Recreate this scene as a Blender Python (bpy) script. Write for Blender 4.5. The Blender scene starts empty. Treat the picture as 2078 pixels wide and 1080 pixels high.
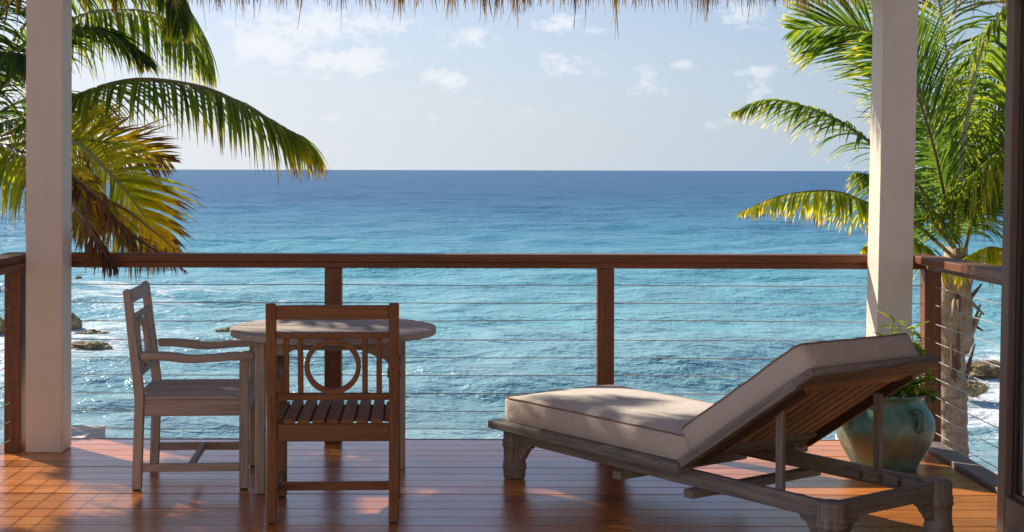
import bpy, bmesh, math, random
import numpy as np
from mathutils import Vector, Matrix, noise
R = math.radians
random.seed(7); np.random.seed(7)
sc = bpy.context.scene
COL = sc.collection
F = 2900.0; PX0, PY0, CH = 940.0, 345.0, 1.5       # focal length in photo pixels, principal point, eye height

# ---------------------------------------------------------------- camera
cam = bpy.data.cameras.new('camera'); camo = bpy.data.objects.new('camera', cam); COL.objects.link(camo)
cam.sensor_width = 36; cam.lens = F/2078*36
cam.shift_x = (1039-PX0)/2078; cam.shift_y = -(540-PY0)/2078
cam.clip_start = .05; cam.clip_end = 60000
camo.location = (0, 0, CH); camo.rotation_euler = (R(90), R(-.13), 0)
sc.camera = camo
# ---------------------------------------------------------------- light
SUN = Vector((-1.05, 1, 1)).normalized()
EL = math.asin(SUN.z); AZ = math.atan2(SUN.x, SUN.y)
sun = bpy.data.lights.new('sun', 'SUN'); suno = bpy.data.objects.new('sun', sun); COL.objects.link(suno)
sun.energy = 5.0; sun.angle = R(.5); sun.color = (1, .90, .76)
suno.rotation_euler = (-SUN).to_track_quat('-Z', 'Y').to_euler()
w = bpy.data.worlds.new('World'); sc.world = w; w.use_nodes = True
nt = w.node_tree; N = nt.nodes; Lk = nt.links
for n in list(N): N.remove(n)
out = N.new('ShaderNodeOutputWorld'); bg = N.new('ShaderNodeBackground'); bg.inputs[1].default_value = .12
sky = N.new('ShaderNodeTexSky'); sky.sky_type = 'NISHITA'; sky.sun_disc = False
sky.sun_elevation = EL; sky.sun_rotation = AZ
sky.altitude = 0; sky.air_density = 1.0; sky.dust_density = .6; sky.ozone_density = 2.0
def wn(t, **k):
    n = N.new(t)
    for a, b in k.items(): setattr(n, a, b)
    return n
def mathn(op, a, b=None, c=None, clamp=False):
    n = wn('ShaderNodeMath', operation=op, use_clamp=clamp)
    for i, v in enumerate((a, b, c)):
        if v is None: continue
        if isinstance(v, (int, float)): n.inputs[i].default_value = v
        else: Lk.new(v, n.inputs[i])
    return n.outputs[0]
tc = wn('ShaderNodeTexCoord'); sep = wn('ShaderNodeSeparateXYZ'); Lk.new(tc.outputs['Generated'], sep.inputs[0])
X_, Y_, Z_ = sep.outputs
# pale veil of humid air low over the horizon, all the way round
veil = mathn('POWER', mathn('SUBTRACT', 1, mathn('MAXIMUM', Z_, 0), clamp=True), 5.0)
veilm = wn('ShaderNodeMix', data_type='RGBA'); Lk.new(mathn('MULTIPLY', veil, .92), veilm.inputs[0])
tint = wn('ShaderNodeMix', data_type='RGBA', blend_type='MULTIPLY'); tint.inputs[0].default_value = 1; Lk.new(sky.outputs[0], tint.inputs[6]); tint.inputs[7].default_value = (.62, .64, .80, 1)
Lk.new(tint.outputs[2], veilm.inputs[6]); 
# the veil is whiter towards the sun
cs = mathn('DIVIDE', mathn('ADD', mathn('MULTIPLY', X_, SUN.x), mathn('MULTIPLY', Y_, SUN.y)), math.hypot(SUN.x, SUN.y))
cs = mathn('SUBTRACT', mathn('MAXIMUM', cs, .25), .65)
cv = wn('ShaderNodeCombineXYZ')
for i_, (b_, k_) in enumerate(((4.14, 1.35), (4.69, .90), (5.24, .6))): Lk.new(mathn('MULTIPLY', mathn('ADD', mathn('MULTIPLY', cs, k_), 1), b_), cv.inputs[i_])
Lk.new(cv.outputs[0], veilm.inputs[7])
# clouds: small cumulus puffs; soft ellipses in direction space broken up by noise
az = mathn('ARCTAN2', X_, Y_)
elv = mathn('ARCSINE', Z_)
def px_dir(px, py):
    return math.atan((px-PX0)/F), math.atan((PY0-py)/F*math.cos(math.atan((px-PX0)/F)))
nz = wn('ShaderNodeTexNoise'); nz.inputs['Scale'].default_value = 62; nz.inputs['Detail'].default_value = 10; nz.inputs['Roughness'].default_value = .62
mp = wn('ShaderNodeMapping'); mp.inputs['Scale'].default_value = (1, 1, 1.7); Lk.new(tc.outputs['Generated'], mp.inputs[0]); Lk.new(mp.outputs[0], nz.inputs[0])
acc = None
CL = [(540,95,75,40,1.0),(700,125,95,28,1.0),(560,150,60,18,.5),(640,55,190,40,.85),(480,45,60,30,.5),(955,78,60,20,.8),(905,162,60,24,.75),
      (1140,48,75,26,.8),(1150,135,65,36,.55),(1320,165,55,34,.5),(1500,30,90,30,.55),(1530,140,60,24,.5),(1515,185,45,34,.55),(830,230,80,30,.35),
      (1215,105,35,16,.4),(1385,130,35,16,.4),(1325,100,45,18,.35),(1090,225,80,30,.3),(690,240,70,30,.3),(1470,250,120,30,.25),(960,205,60,18,.25),(1240,270,120,22,.2)]
for (cx, cy, rx, ry, a) in CL:
    ca, ce = px_dir(cx, cy)
    dx = mathn('MULTIPLY', mathn('SUBTRACT', az, ca), F/rx); dy = mathn('MULTIPLY', mathn('SUBTRACT', elv, ce), F/ry)
    r2 = mathn('ADD', mathn('MULTIPLY', dx, dx), mathn('MULTIPLY', dy, dy))
    g = mathn('MULTIPLY', mathn('EXPONENT', mathn('MULTIPLY', r2, -.8)), a)
    acc = g if acc is None else mathn('MAXIMUM', acc, g)
# the same kind of broken cloud goes on outside the frame
nb = wn('ShaderNodeTexNoise'); nb.inputs['Scale'].default_value = 3.2; nb.inputs['Detail'].default_value = 3; Lk.new(tc.outputs['Generated'], nb.inputs[0])
far = mathn('MULTIPLY', mathn('SUBTRACT', nb.outputs[0], .53, clamp=True), 3.2)
away = mathn('GREATER_THAN', mathn('ABSOLUTE', mathn('ADD', az, 0.0)), .42)
high = mathn('GREATER_THAN', Z_, .15)
far = mathn('MULTIPLY', far, mathn('MAXIMUM', away, high))
acc = mathn('MAXIMUM', acc, far)
dens = mathn('SUBTRACT', mathn('ADD', mathn('MULTIPLY', acc, 1.25), mathn('MULTIPLY', mathn('SUBTRACT', nz.outputs[0], .5), 3.0)), .42)
cm = mathn('MULTIPLY', mathn('MULTIPLY', dens, 1.9, clamp=True), mathn('ADD', .30, mathn('MULTIPLY', acc, .80)), clamp=True)
cm = mathn('MULTIPLY', cm, mathn('MULTIPLY', mathn('SUBTRACT', acc, .08, clamp=True), 6, clamp=True))
cm = mathn('MULTIPLY', cm, mathn('GREATER_THAN', Z_, 0))
cm = mathn('MULTIPLY', cm, .85)
cmix = wn('ShaderNodeMix', data_type='RGBA'); Lk.new(cm, cmix.inputs[0]); Lk.new(veilm.outputs[2], cmix.inputs[6]); cmix.inputs[7].default_value = (5.9, 6.05, 6.3, 1)
Lk.new(cmix.outputs[2], bg.inputs[0]); Lk.new(bg.outputs[0], out.inputs[0])
sc.view_settings.view_transform = 'Standard'; sc.view_settings.look = 'None'; sc.view_settings.gamma = 1
sc.view_settings.use_curve_mapping = False; sc.view_settings.exposure = .38
sc.cycles.max_bounces = 8; sc.cycles.sample_clamp_indirect = 6

# ---------------------------------------------------------------- helpers
def P(px, py, Y): return Vector(((px-PX0)*Y/F, Y, CH-(py-PY0)*Y/F))
def empty(name, label, cat, loc=(0,0,0), rz=0, group=None):
    o = bpy.data.objects.new(name, None); COL.objects.link(o); o.empty_display_size = .1
    o.location = loc; o.rotation_euler = (0,0,rz); o['label'] = label; o['category'] = cat
    if group: o['group'] = group
    return o
def link(name, me, mat=None, parent=None, loc=(0,0,0), rot=(0,0,0)):
    if mat is not None and not me.materials: me.materials.append(mat)
    o = bpy.data.objects.new(name, me); COL.objects.link(o)
    o.location = loc; o.rotation_euler = rot
    if parent: o.parent = parent
    return o
def grain_attr(me, axis=None, off=None):
    n = len(me.vertices); co = np.empty(n*3, 'f'); me.vertices.foreach_get('co', co); co = co.reshape(-1, 3)
    if axis is None: axis = int(np.argmax(co.max(0)-co.min(0)))
    idx = [axis, (axis+1) % 3, (axis+2) % 3]
    g = co[:, idx].copy(); g += np.array(off if off is not None else [random.uniform(0, 50) for _ in range(3)])
    a = me.attributes.new('grain', 'FLOAT_VECTOR', 'POINT'); a.data.foreach_set('vector', g.astype('f').ravel())
def box_mesh(name, sx, sy, sz, bevel=.003, seg=1, taper=None):
    bm = bmesh.new(); bmesh.ops.create_cube(bm, size=1)
    for v in bm.verts: v.co = Vector((v.co.x*sx, v.co.y*sy, v.co.z*sz))
    if bevel: bmesh.ops.bevel(bm, geom=bm.edges[:], offset=bevel, segments=seg, affect='EDGES', profile=.6)
    me = bpy.data.meshes.new(name); bm.to_mesh(me); bm.free(); grain_attr(me); return me
def box(name, c, s, mat, parent=None, bevel=.003, rot=(0,0,0), seg=1):
    return link(name, box_mesh(name, *s, bevel=bevel, seg=seg), mat, parent, c, rot)
def bar(name, p0, p1, w_, h_, mat, parent=None, bevel=.003, up=(0,0,1)):
    p0 = Vector(p0); p1 = Vector(p1); d = p1-p0
    me = box_mesh(name, w_, d.length, h_, bevel)
    y = d.normalized(); x = y.cross(Vector(up)).normalized(); z = x.cross(y)
    o = link(name, me, mat, parent, (p0+p1)/2, Matrix((x, y, z)).transposed().to_euler()); return o
def mesh_from(name, vs, fs, smooth=False):
    me = bpy.data.meshes.new(name); me.from_pydata([tuple(v) for v in vs], [], fs); me.update()
    if smooth: me.polygons.foreach_set('use_smooth', [True]*len(me.polygons))
    return me
def prism(name, poly, axis, a, b, mat, parent=None, bevel=.003, loc=(0,0,0), rot=(0,0,0)):
    """poly: 2D points in the plane across axis ('x': (y,z), 'y': (x,z), 'z': (x,y)), extruded a..b"""
    bm = bmesh.new()
    def mk(p, t): return {'x': (t, p[0], p[1]), 'y': (p[0], t, p[1]), 'z': (p[0], p[1], t)}[axis]
    A = [bm.verts.new(mk(p, a)) for p in poly]; B = [bm.verts.new(mk(p, b)) for p in poly]
    n = len(poly); bm.faces.new(A); bm.faces.new(B[::-1])
    for i in range(n): bm.faces.new((A[i], B[i], B[(i+1) % n], A[(i+1) % n]))
    bmesh.ops.recalc_face_normals(bm, faces=bm.faces[:])
    if bevel: bmesh.ops.bevel(bm, geom=[e for e in bm.edges if e.calc_face_angle(0) > .6], offset=bevel, segments=1, affect='EDGES')
    me = bpy.data.meshes.new(name); bm.to_mesh(me); bm.free(); grain_attr(me)
    return link(name, me, mat, parent, loc, rot)
def tube_geo(pts, rad, seg=6, closed=False):
    pts = [Vector(p) for p in pts]; n = len(pts); vs = []; fs = []
    up = Vector((0,0,1)); prev = None
    for i, p in enumerate(pts):
        if closed: t = pts[(i+1) % n]-pts[i-1]
        else: t = pts[min(i+1, n-1)]-pts[max(i-1, 0)]
        t.normalize()
        x = (prev - t*prev.dot(t)) if prev is not None else t.cross(up)
        if x.length < 1e-4: x = t.cross(Vector((1,0,0)))
        x.normalize(); prev = x; y = t.cross(x)
        r = rad(i/(n-1)) if callable(rad) else rad
        for k in range(seg):
            a = 2*math.pi*k/seg; vs.append(p+x*math.cos(a)*r+y*math.sin(a)*r)
    m = n if closed else n-1
    for i in range(m):
        j = (i+1) % n
        for k in range(seg): fs.append((i*seg+k, i*seg+(k+1) % seg, j*seg+(k+1) % seg, j*seg+k))
    if not closed: fs.append(tuple(range(seg))[::-1]); fs.append(tuple((n-1)*seg+k for k in range(seg)))
    return vs, fs
def tube(name, pts, rad, mat, parent=None, seg=6, closed=False):
    me = mesh_from(name, *tube_geo(pts, rad, seg, closed), smooth=True); return link(name, me, mat, parent)
def lathe(name, prof, mat, parent=None, seg=40, loc=(0,0,0), wob=0, axis_grain=False):
    vs = []; fs = []
    for (r, z) in prof:
        for k in range(seg):
            a = 2*math.pi*k/seg; rr = r*(1+wob*math.sin(3*a+z*9)); vs.append((rr*math.cos(a), rr*math.sin(a), z))
    for i in range(len(prof)-1):
        for k in range(seg): fs.append((i*seg+k, i*seg+(k+1) % seg, (i+1)*seg+(k+1) % seg, (i+1)*seg+k))
    fs.append(tuple(range(seg))[::-1]); fs.append(tuple((len(prof)-1)*seg+k for k in range(seg)))
    me = mesh_from(name, vs, fs, True)
    if axis_grain: grain_attr(me, 2)
    return link(name, me, mat, parent, loc)
def catmull(pts, n):
    pts = [Vector(p) for p in pts]; q = [pts[0]*2-pts[1]]+pts+[pts[-1]*2-pts[-2]]; o = []
    for i in range(n):
        t = i/(n-1)*(len(pts)-1); k = min(int(t), len(pts)-2); t -= k
        a, b, c, d = q[k:k+4]
        o.append(.5*((2*b)+(c-a)*t+(2*a-5*b+4*c-d)*t*t+(3*b-a-3*c+d)*t**3))
    return o

# ---------------------------------------------------------------- materials
def newmat(name):
    m = bpy.data.materials.new(name); m.use_nodes = True; t = m.node_tree
    for n in list(t.nodes): t.nodes.remove(n)
    o = t.nodes.new('ShaderNodeOutputMaterial'); b = t.nodes.new('ShaderNodeBsdfPrincipled'); t.links.new(b.outputs[0], o.inputs[0])
    return m, t, b, o
class G:
    def __init__(s, t): s.t = t
    def n(s, typ, **k):
        x = s.t.nodes.new(typ)
        for a, b in k.items(): setattr(x, a, b)
        return x
    def l(s, a, b): s.t.links.new(a, b)
    def m(s, op, a, b=None, c=None, clamp=False):
        x = s.n('ShaderNodeMath', operation=op, use_clamp=clamp)
        for i, v in enumerate((a, b, c)):
            if v is None: continue
            if isinstance(v, (int, float)): x.inputs[i].default_value = v
            else: s.l(v, x.inputs[i])
        return x.outputs[0]
    def noise(s, vec, scale, detail=4, rough=.55, stretch=None, dist=0):
        if stretch is not None:
            mp = s.n('ShaderNodeMapping'); mp.inputs['Scale'].default_value = stretch; s.l(vec, mp.inputs[0]); vec = mp.outputs[0]
        x = s.n('ShaderNodeTexNoise'); x.inputs['Scale'].default_value = scale; x.inputs['Detail'].default_value = detail
        x.inputs['Roughness'].default_value = rough; x.inputs['Distortion'].default_value = dist; s.l(vec, x.inputs['Vector']); return x.outputs[0]
    def ramp(s, f, stops):
        x = s.n('ShaderNodeValToRGB'); e = x.color_ramp.elements
        while len(e) > 1: e.remove(e[-1])
        e[0].position = stops[0][0]; e[0].color = (*stops[0][1], 1)
        for p, c in stops[1:]: k = e.new(p); k.color = (*c, 1)
        s.l(f, x.inputs[0]); return x.outputs[0]
    def mix(s, f, a, b, blend='MIX'):
        x = s.n('ShaderNodeMix', data_type='RGBA', blend_type=blend)
        if isinstance(f, (int, float)): x.inputs[0].default_value = f
        else: s.l(f, x.inputs[0])
        for i, v in ((6, a), (7, b)):
            if isinstance(v, tuple): x.inputs[i].default_value = (*v, 1) if len(v) == 3 else v
            else: s.l(v, x.inputs[i])
        return x.outputs[2]
    def bump(s, h, strength, dist, prev=None):
        x = s.n('ShaderNodeBump'); x.inputs['Strength'].default_value = strength; x.inputs['Distance'].default_value = dist
        s.l(h, x.inputs['Height'])
        if prev: s.l(prev, x.inputs['Normal'])
        return x.outputs[0]
def wood(name, dark, mid, light, rough=.6, coat=0, spec=.4, bump=.4, rand=.25, fine=1, rrange=.12, coatr=.2, weather=None):
    m, t, b, o = newmat(name); g = G(t)
    at = g.n('ShaderNodeAttribute', attribute_name='grain'); oi = g.n('ShaderNodeObjectInfo')
    vec = g.n('ShaderNodeVectorMath', operation='ADD'); g.l(at.outputs['Vector'], vec.inputs[0])
    vm = g.n('ShaderNodeVectorMath', operation='SCALE'); vm.inputs[0].default_value = (37, 21, 13); g.l(oi.outputs['Random'], vm.inputs['Scale']); g.l(vm.outputs[0], vec.inputs[1])
    v = vec.outputs[0]
    n1 = g.noise(v, 6, 5, .6, (.35, 9, 9), .6)
    n2 = g.noise(v, 30, 4, .6, (.25, 7*fine, 7*fine))
    n3 = g.noise(v, 3, 4, .6, (1, 2, 2))
    f = g.m('ADD', g.m('MULTIPLY', n1, .55), g.m('ADD', g.m('MULTIPLY', n2, .3), g.m('MULTIPLY', n3, .2)))
    c = g.ramp(f, [(.36, dark), (.52, mid), (.68, light)])
    rnd = g.m('ADD', g.m('MULTIPLY', oi.outputs['Random'], rand*2), 1-rand)
    cc = g.n('ShaderNodeVectorMath', operation='SCALE'); g.l(c, cc.inputs[0]); g.l(rnd, cc.inputs['Scale']); c = cc.outputs[0]
    if weather:
        wn_ = g.noise(v, 2.2, 5, .65, (.8, 2.5, 2.5))
        c = g.mix(g.m('MULTIPLY', g.m('SUBTRACT', wn_, .42, clamp=True), 4, clamp=True), c, weather)
    pores = g.m('LESS_THAN', g.noise(v, 70, 2, .5, (.06, 2.2, 2.2)), .36)
    c = g.mix(g.m('MULTIPLY', pores, .35), c, tuple(x*.45 for x in dark))
    g.l(c, b.inputs['Base Color'])
    rr = g.n('ShaderNodeMapRange'); rr.inputs[3].default_value = rough-rrange; rr.inputs[4].default_value = rough+rrange; g.l(n3, rr.inputs[0]); g.l(rr.outputs[0], b.inputs['Roughness'])
    b.inputs['Specular IOR Level'].default_value = spec
    if coat: b.inputs['Coat Weight'].default_value = coat; b.inputs['Coat Roughness'].default_value = coatr
    g.l(g.bump(g.m('SUBTRACT', f, g.m('MULTIPLY', pores, .25)), bump, .002), b.inputs['Normal'])
    return m
M = {}
M['deck'] = wood('deck_wood', (.34,.088,.018), (.61,.205,.042), (.80,.33,.085), rough=.30, spec=.5, bump=.25, rand=.28, coat=.4, coatr=.22)
M['rail'] = wood('rail_wood', (.10,.034,.014), (.19,.070,.028), (.27,.11,.048), rough=.45, spec=.4, bump=.3, rand=.12)
M['teak'] = wood('brown_teak', (.13,.052,.021), (.25,.108,.045), (.36,.18,.085), rough=.6, rand=.12, weather=(.26,.135,.065))
M['greyteak'] = wood('weathered_teak', (.23,.18,.145), (.42,.355,.30), (.60,.53,.46), rough=.7, rand=.12, weather=(.50,.42,.35))
M['darkgrey'] = wood('dark_weathered_teak', (.125,.110,.095), (.25,.228,.20), (.38,.35,.31), rough=.68, rand=.12)
M['slat'] = wood('lounger_slat_wood', (.28,.19,.12), (.48,.34,.22), (.60,.46,.32), rough=.65, rand=.12)
M['edge'] = wood('edge_board_wood', (.16,.13,.12), (.27,.23,.21), (.38,.33,.31), rough=.5, rand=.1)
M['doorwood'] = wood('painted_door_wood', (.17,.125,.10), (.21,.16,.13), (.25,.195,.16), rough=.6, rand=.05, bump=.2, spec=.2)
M['doordark'] = wood('dark_door_wood', (.045,.028,.018), (.07,.045,.03), (.10,.065,.045), rough=.45, rand=.05, bump=.2)
def plain(name, col, rough=.5, var=.06, scale=6, bump=.15, bd=.002, metal=0, spec=.5, stretch=None, dirt=None):
    m, t, b, o = newmat(name); g = G(t); tcn = g.n('ShaderNodeTexCoord'); v = tcn.outputs['Object']
    n1 = g.noise(v, scale, 6, .6, stretch); n2 = g.noise(v, scale*14, 3, .6, stretch)
    c = g.mix(n1, tuple(x*(1-var*2) for x in col), tuple(min(1, x*(1+var)) for x in col))
    if dirt:
        c = g.mix(g.m('MULTIPLY', g.m('SUBTRACT', g.noise(v, scale*.5, 7, .7), .52, clamp=True), 3.5, clamp=True), c, dirt)
    g.l(c, b.inputs['Base Color']); b.inputs['Roughness'].default_value = rough; b.inputs['Metallic'].default_value = metal
    b.inputs['Specular IOR Level'].default_value = spec
    g.l(g.bump(g.m('ADD', g.m('MULTIPLY', n1, .4), n2), bump, bd), b.inputs['Normal']); return m
M['white'] = plain('cream_painted_post', (.84,.74,.61), .5, .06, 7, .4, .002, stretch=(1,1,.12), dirt=(.74,.63,.50))
M['stucco'] = plain('white_stucco', (.80,.76,.69), .85, .05, 4, .5, .004, dirt=(.62,.56,.47))
M['housewall'] = plain('cream_house_wall', (.78,.62,.44), .85, .05, 2, .4, .004)
M['stone'] = plain('beige_terrace', (.55,.48,.38), .85, .10, 3, .5, .006, dirt=(.42,.35,.27))
M['steel'] = plain('steel_cable', (.60,.56,.52), .42, .1, 60, .2, .0005, metal=.55)
M['soil'] = plain('potting_soil', (.05,.035,.022), .95, .3, 30, 1, .01)
M['ground'] = plain('coastal_ground', (.16,.13,.09), .95, .3, 2, 1, .03, dirt=(.08,.09,.04))
M['rubber_gapshade'] = plain('foot_pad_and_gap_shade', (.02,.018,.016), .7, .1, 20)  # foot pads, and the painted shade behind the backrest slats
M['stem'] = plain('green_stem', (.10,.11,.04), .6, .2, 20)
def fabric(name, col):
    m, t, b, o = newmat(name); g = G(t); v = g.n('ShaderNodeTexCoord').outputs['Object']
    n1 = g.noise(v, 5, 5, .6); wv = g.noise(v, 420, 2, .5); wr = g.noise(v, 7, 4, .55, None, 1.2)
    g.l(g.mix(n1, tuple(x*.90 for x in col), tuple(min(1, x*1.06) for x in col)), b.inputs['Base Color'])
    b.inputs['Roughness'].default_value = .92; b.inputs['Specular IOR Level'].default_value = .15; b.inputs['Sheen Weight'].default_value = .15
    g.l(g.bump(wv, .5, .0008, g.bump(wr, .8, .014)), b.inputs['Normal']); return m
M['fabric'] = fabric('cream_canvas', (.72,.64,.55)); M['piping'] = fabric('tan_piping', (.34,.22,.14))
def glaze():
    m, t, b, o = newmat('green_glaze'); g = G(t); v = g.n('ShaderNodeTexCoord').outputs['Object']
    n1 = g.noise(v, 7, 7, .65); n2 = g.noise(v, 16, 6, .7, (1,1,4)); sp = g.n('ShaderNodeSeparateXYZ'); g.l(v, sp.inputs[0])
    c = g.ramp(n1, [(.30, (.045,.11,.078)), (.5, (.10,.23,.16)), (.66, (.19,.34,.25))])
    low = g.m('SUBTRACT', 1, g.m('ABSOLUTE', g.m('MULTIPLY', g.m('SUBTRACT', sp.outputs[2], .13), 9)), clamp=True)
    br = g.m('MULTIPLY', g.m('SUBTRACT', g.m('ADD', g.m('MULTIPLY', low, .30), g.noise(v, 5, 6, .65)), .56, clamp=True), 5, clamp=True)
    c = g.mix(g.m('MULTIPLY', br, .7), c, (.18,.125,.05))
    c = g.mix(g.m('MULTIPLY', g.m('GREATER_THAN', n2, .66), .5), c, (.20,.16,.09))
    g.l(c, b.inputs['Base Color']); b.inputs['Roughness'].default_value = .45; b.inputs['Coat Weight'].default_value = .12; b.inputs['Coat Roughness'].default_value = .25
    g.l(g.bump(g.m('ADD', n1, n2), .35, .006), b.inputs['Normal']); return m
M['glaze'] = glaze()
def leafmat(name, stops, trans=.62, rough=.42):
    m, t, b, o = newmat(name); g = G(t)
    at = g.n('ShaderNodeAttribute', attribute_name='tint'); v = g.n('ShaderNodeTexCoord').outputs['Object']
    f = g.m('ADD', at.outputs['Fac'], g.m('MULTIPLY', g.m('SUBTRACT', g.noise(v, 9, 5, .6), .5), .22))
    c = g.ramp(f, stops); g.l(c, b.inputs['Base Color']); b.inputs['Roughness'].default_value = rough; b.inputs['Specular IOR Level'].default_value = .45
    tr = g.n('ShaderNodeBsdfTranslucent'); g.l(g.mix(1.0, c, (2.6, 2.5, 1.1, 1), 'MULTIPLY'), tr.inputs[0])
    ms = g.n('ShaderNodeMixShader'); ms.inputs[0].default_value = trans; g.l(b.outputs[0], ms.inputs[1]); g.l(tr.outputs[0], ms.inputs[2]); g.l(ms.outputs[0], o.inputs[0])
    return m
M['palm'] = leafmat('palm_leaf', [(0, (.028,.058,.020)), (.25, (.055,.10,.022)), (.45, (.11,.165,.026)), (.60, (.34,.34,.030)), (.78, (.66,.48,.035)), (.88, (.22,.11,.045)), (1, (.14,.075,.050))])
M['shrub'] = leafmat('shrub_leaf', [(0, (.06,.13,.018)), (.5, (.16,.26,.025)), (1, (.38,.38,.05))], .45, .35)
M['rachis'] = plain('palm_rachis', (.30,.25,.10), .5, .15, 12); M['deadrachis'] = plain('dry_rachis', (.22,.12,.06), .7, .15, 12)
M['palerachis'] = plain('pale_rachis', (.50,.47,.30), .5, .15, 12)
def trunkmat():
    m, t, b, o = newmat('palm_trunk_bark'); g = G(t); v = g.n('ShaderNodeTexCoord').outputs['Object']
    n1 = g.noise(v, 5, 8, .7, (1,1,2.5)); n2 = g.noise(v, 26, 5, .65, (2.5,2.5,.5))
    c = g.ramp(g.m('ADD', g.m('MULTIPLY', n1, .6), g.m('MULTIPLY', n2, .4)), [(.34, (.24,.155,.09)), (.5, (.56,.41,.27)), (.66, (.76,.62,.45))])
    g.l(c, b.inputs['Base Color']); b.inputs['Roughness'].default_value = .9
    g.l(g.bump(g.m('ADD', n1, n2), .8, .02), b.inputs['Normal']); return m
M['trunk'] = trunkmat()
M['fibre'] = plain('palm_fibre', (.30,.19,.11), .9, .3, 14, 1, .01, stretch=(1,1,.2))
M['straw'] = leafmat('thatch_straw', [(0, (.10,.055,.025)), (.5, (.25,.14,.06)), (1, (.42,.27,.13))], .25, .8)
M['thatchbody'] = plain('thatch_underside', (.48,.33,.18), .9, .3, 12, 1, .02, stretch=(1,.1,1))
def rockmat():
    m, t, b, o = newmat('shore_rock'); g = G(t); tcn = g.n('ShaderNodeTexCoord'); v = tcn.outputs['Object']
    n1 = g.noise(v, 1.6, 9, .7); n2 = g.noise(v, 8, 6, .7)
    c = g.ramp(n1, [(.36, (.05,.035,.02)), (.5, (.34,.24,.11)), (.62, (.62,.46,.22))])
    g.l(c, b.inputs['Base Color']); b.inputs['Roughness'].default_value = .7; g.l(g.bump(g.m('ADD', n1, n2), 1, .12), b.inputs['Normal']); return m
M['rock'] = rockmat()
def watermat():
    m, t, b, o = newmat('sea_water'); g = G(t); gp = g.n('ShaderNodeNewGeometry'); v = gp.outputs['Position']
    sp = g.n('ShaderNodeSeparateXYZ'); g.l(v, sp.inputs[0])
    # water depth grows with distance: pale sand near, reef patches, deep blue beyond
    ly = g.m('LOGARITHM', g.m('MAXIMUM', sp.outputs[1], 10), 10)
    patch = g.noise(v, .012, 5, .6, (1, .5, 1)); patch2 = g.noise(v, .07, 5, .6, (.7, 1, 1))
    d = g.m('ADD', ly, g.m('MULTIPLY', g.m('SUBTRACT', patch, .5), .45))
    d = g.m('ADD', d, g.m('MULTIPLY', g.m('SUBTRACT', patch2, .5), .12))
    f = g.m('DIVIDE', g.m('SUBTRACT', d, 1.4), 1.8, clamp=True)
    c = g.ramp(f, [(0, (.24,.39,.39)), (.10, (.27,.46,.47)), (.24, (.22,.50,.53)), (.36, (.12,.39,.46)), (.48, (.07,.25,.36)), (.65, (.052,.155,.28)), (1, (.052,.14,.26))])
    reef = g.m('MULTIPLY', g.m('SUBTRACT', g.noise(v, .16, 6, .65, (.8, .5, 1)), .50, clamp=True), 3.2, clamp=True)
    near = g.m('SUBTRACT', 1, g.m('MULTIPLY', g.m('SUBTRACT', sp.outputs[1], 40), .014), clamp=True)
    c = g.mix(g.m('MULTIPLY', g.m('MULTIPLY', reef, near), .65), c, (.055,.10,.13))
    # foam
    at = g.n('ShaderNodeAttribute', attribute_name='foam')
    w1 = g.noise(v, .55, 8, .72, (.45, 1.2, 1), 1.4); w2 = g.noise(v, 2.4, 7, .7, (.5, 1.2, 1), .8)
    fo = g.m('ADD', g.m('MULTIPLY', w1, .6), g.m('MULTIPLY', w2, .4))
    thr = g.m('SUBTRACT', .66, g.m('MULTIPLY', at.outputs['Fac'], .28))
    fm = g.m('MULTIPLY', g.m('SUBTRACT', fo, thr), 9, clamp=True)
    c = g.mix(fm, c, (.80,.83,.84))
    g.l(c, b.inputs['Base Color'])
    
    b.inputs['IOR'].default_value = 1.33
    fy = g.m('DIVIDE', g.m('SUBTRACT', g.m('LOGARITHM', g.m('MAXIMUM', sp.outputs[1], 10), 10), 1.6), .9, clamp=True)
    g.l(g.m('SUBTRACT', .5, g.m('MULTIPLY', fy, .36)), b.inputs['Specular IOR Level'])
    g.l(g.m('ADD', g.m('ADD', .15, g.m('MULTIPLY', fm, .5)), g.m('MULTIPLY', fy, .22), clamp=True), b.inputs['Roughness'])
    b1 = g.noise(v, 1.7, 3, .5, (.6, 1, 1), .25); b2 = g.noise(v, 5.5, 3, .55, (.65, 1, 1), .2); b3 = g.noise(v, .42, 3, .5, (.55, 1, 1), .3)
    wind = g.m('ADD', .45, g.m('MULTIPLY', g.m('SUBTRACT', g.noise(v, .035, 4, .6, (.5, 1, 1), .8), .32, clamp=True), 2.2), clamp=True)
    h1 = g.m('MULTIPLY', b1, wind); h2 = g.m('MULTIPLY', b2, wind)
    nb = g.bump(h2, 1.0, .11, g.bump(h1, 1.0, .30, g.bump(b3, 1.0, .75)))
    g.l(nb, b.inputs['Normal']); return m
M['water'] = watermat()
def glassmat():
    m, t, b, o = newmat('tinted_glass'); g = G(t)
    b.inputs['Base Color'].default_value = (.05,.055,.05,1); b.inputs['Roughness'].default_value = .02; b.inputs['IOR'].default_value = 2.6
    tr = g.n('ShaderNodeBsdfTransparent'); tr.inputs[0].default_value = (.5,.52,.5,1)
    ms = g.n('ShaderNodeMixShader'); ms.inputs[0].default_value = .22; g.l(b.outputs[0], ms.inputs[1]); g.l(tr.outputs[0], ms.inputs[2]); g.l(ms.outputs[0], o.inputs[0]); return m
M['glass'] = glassmat()

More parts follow.
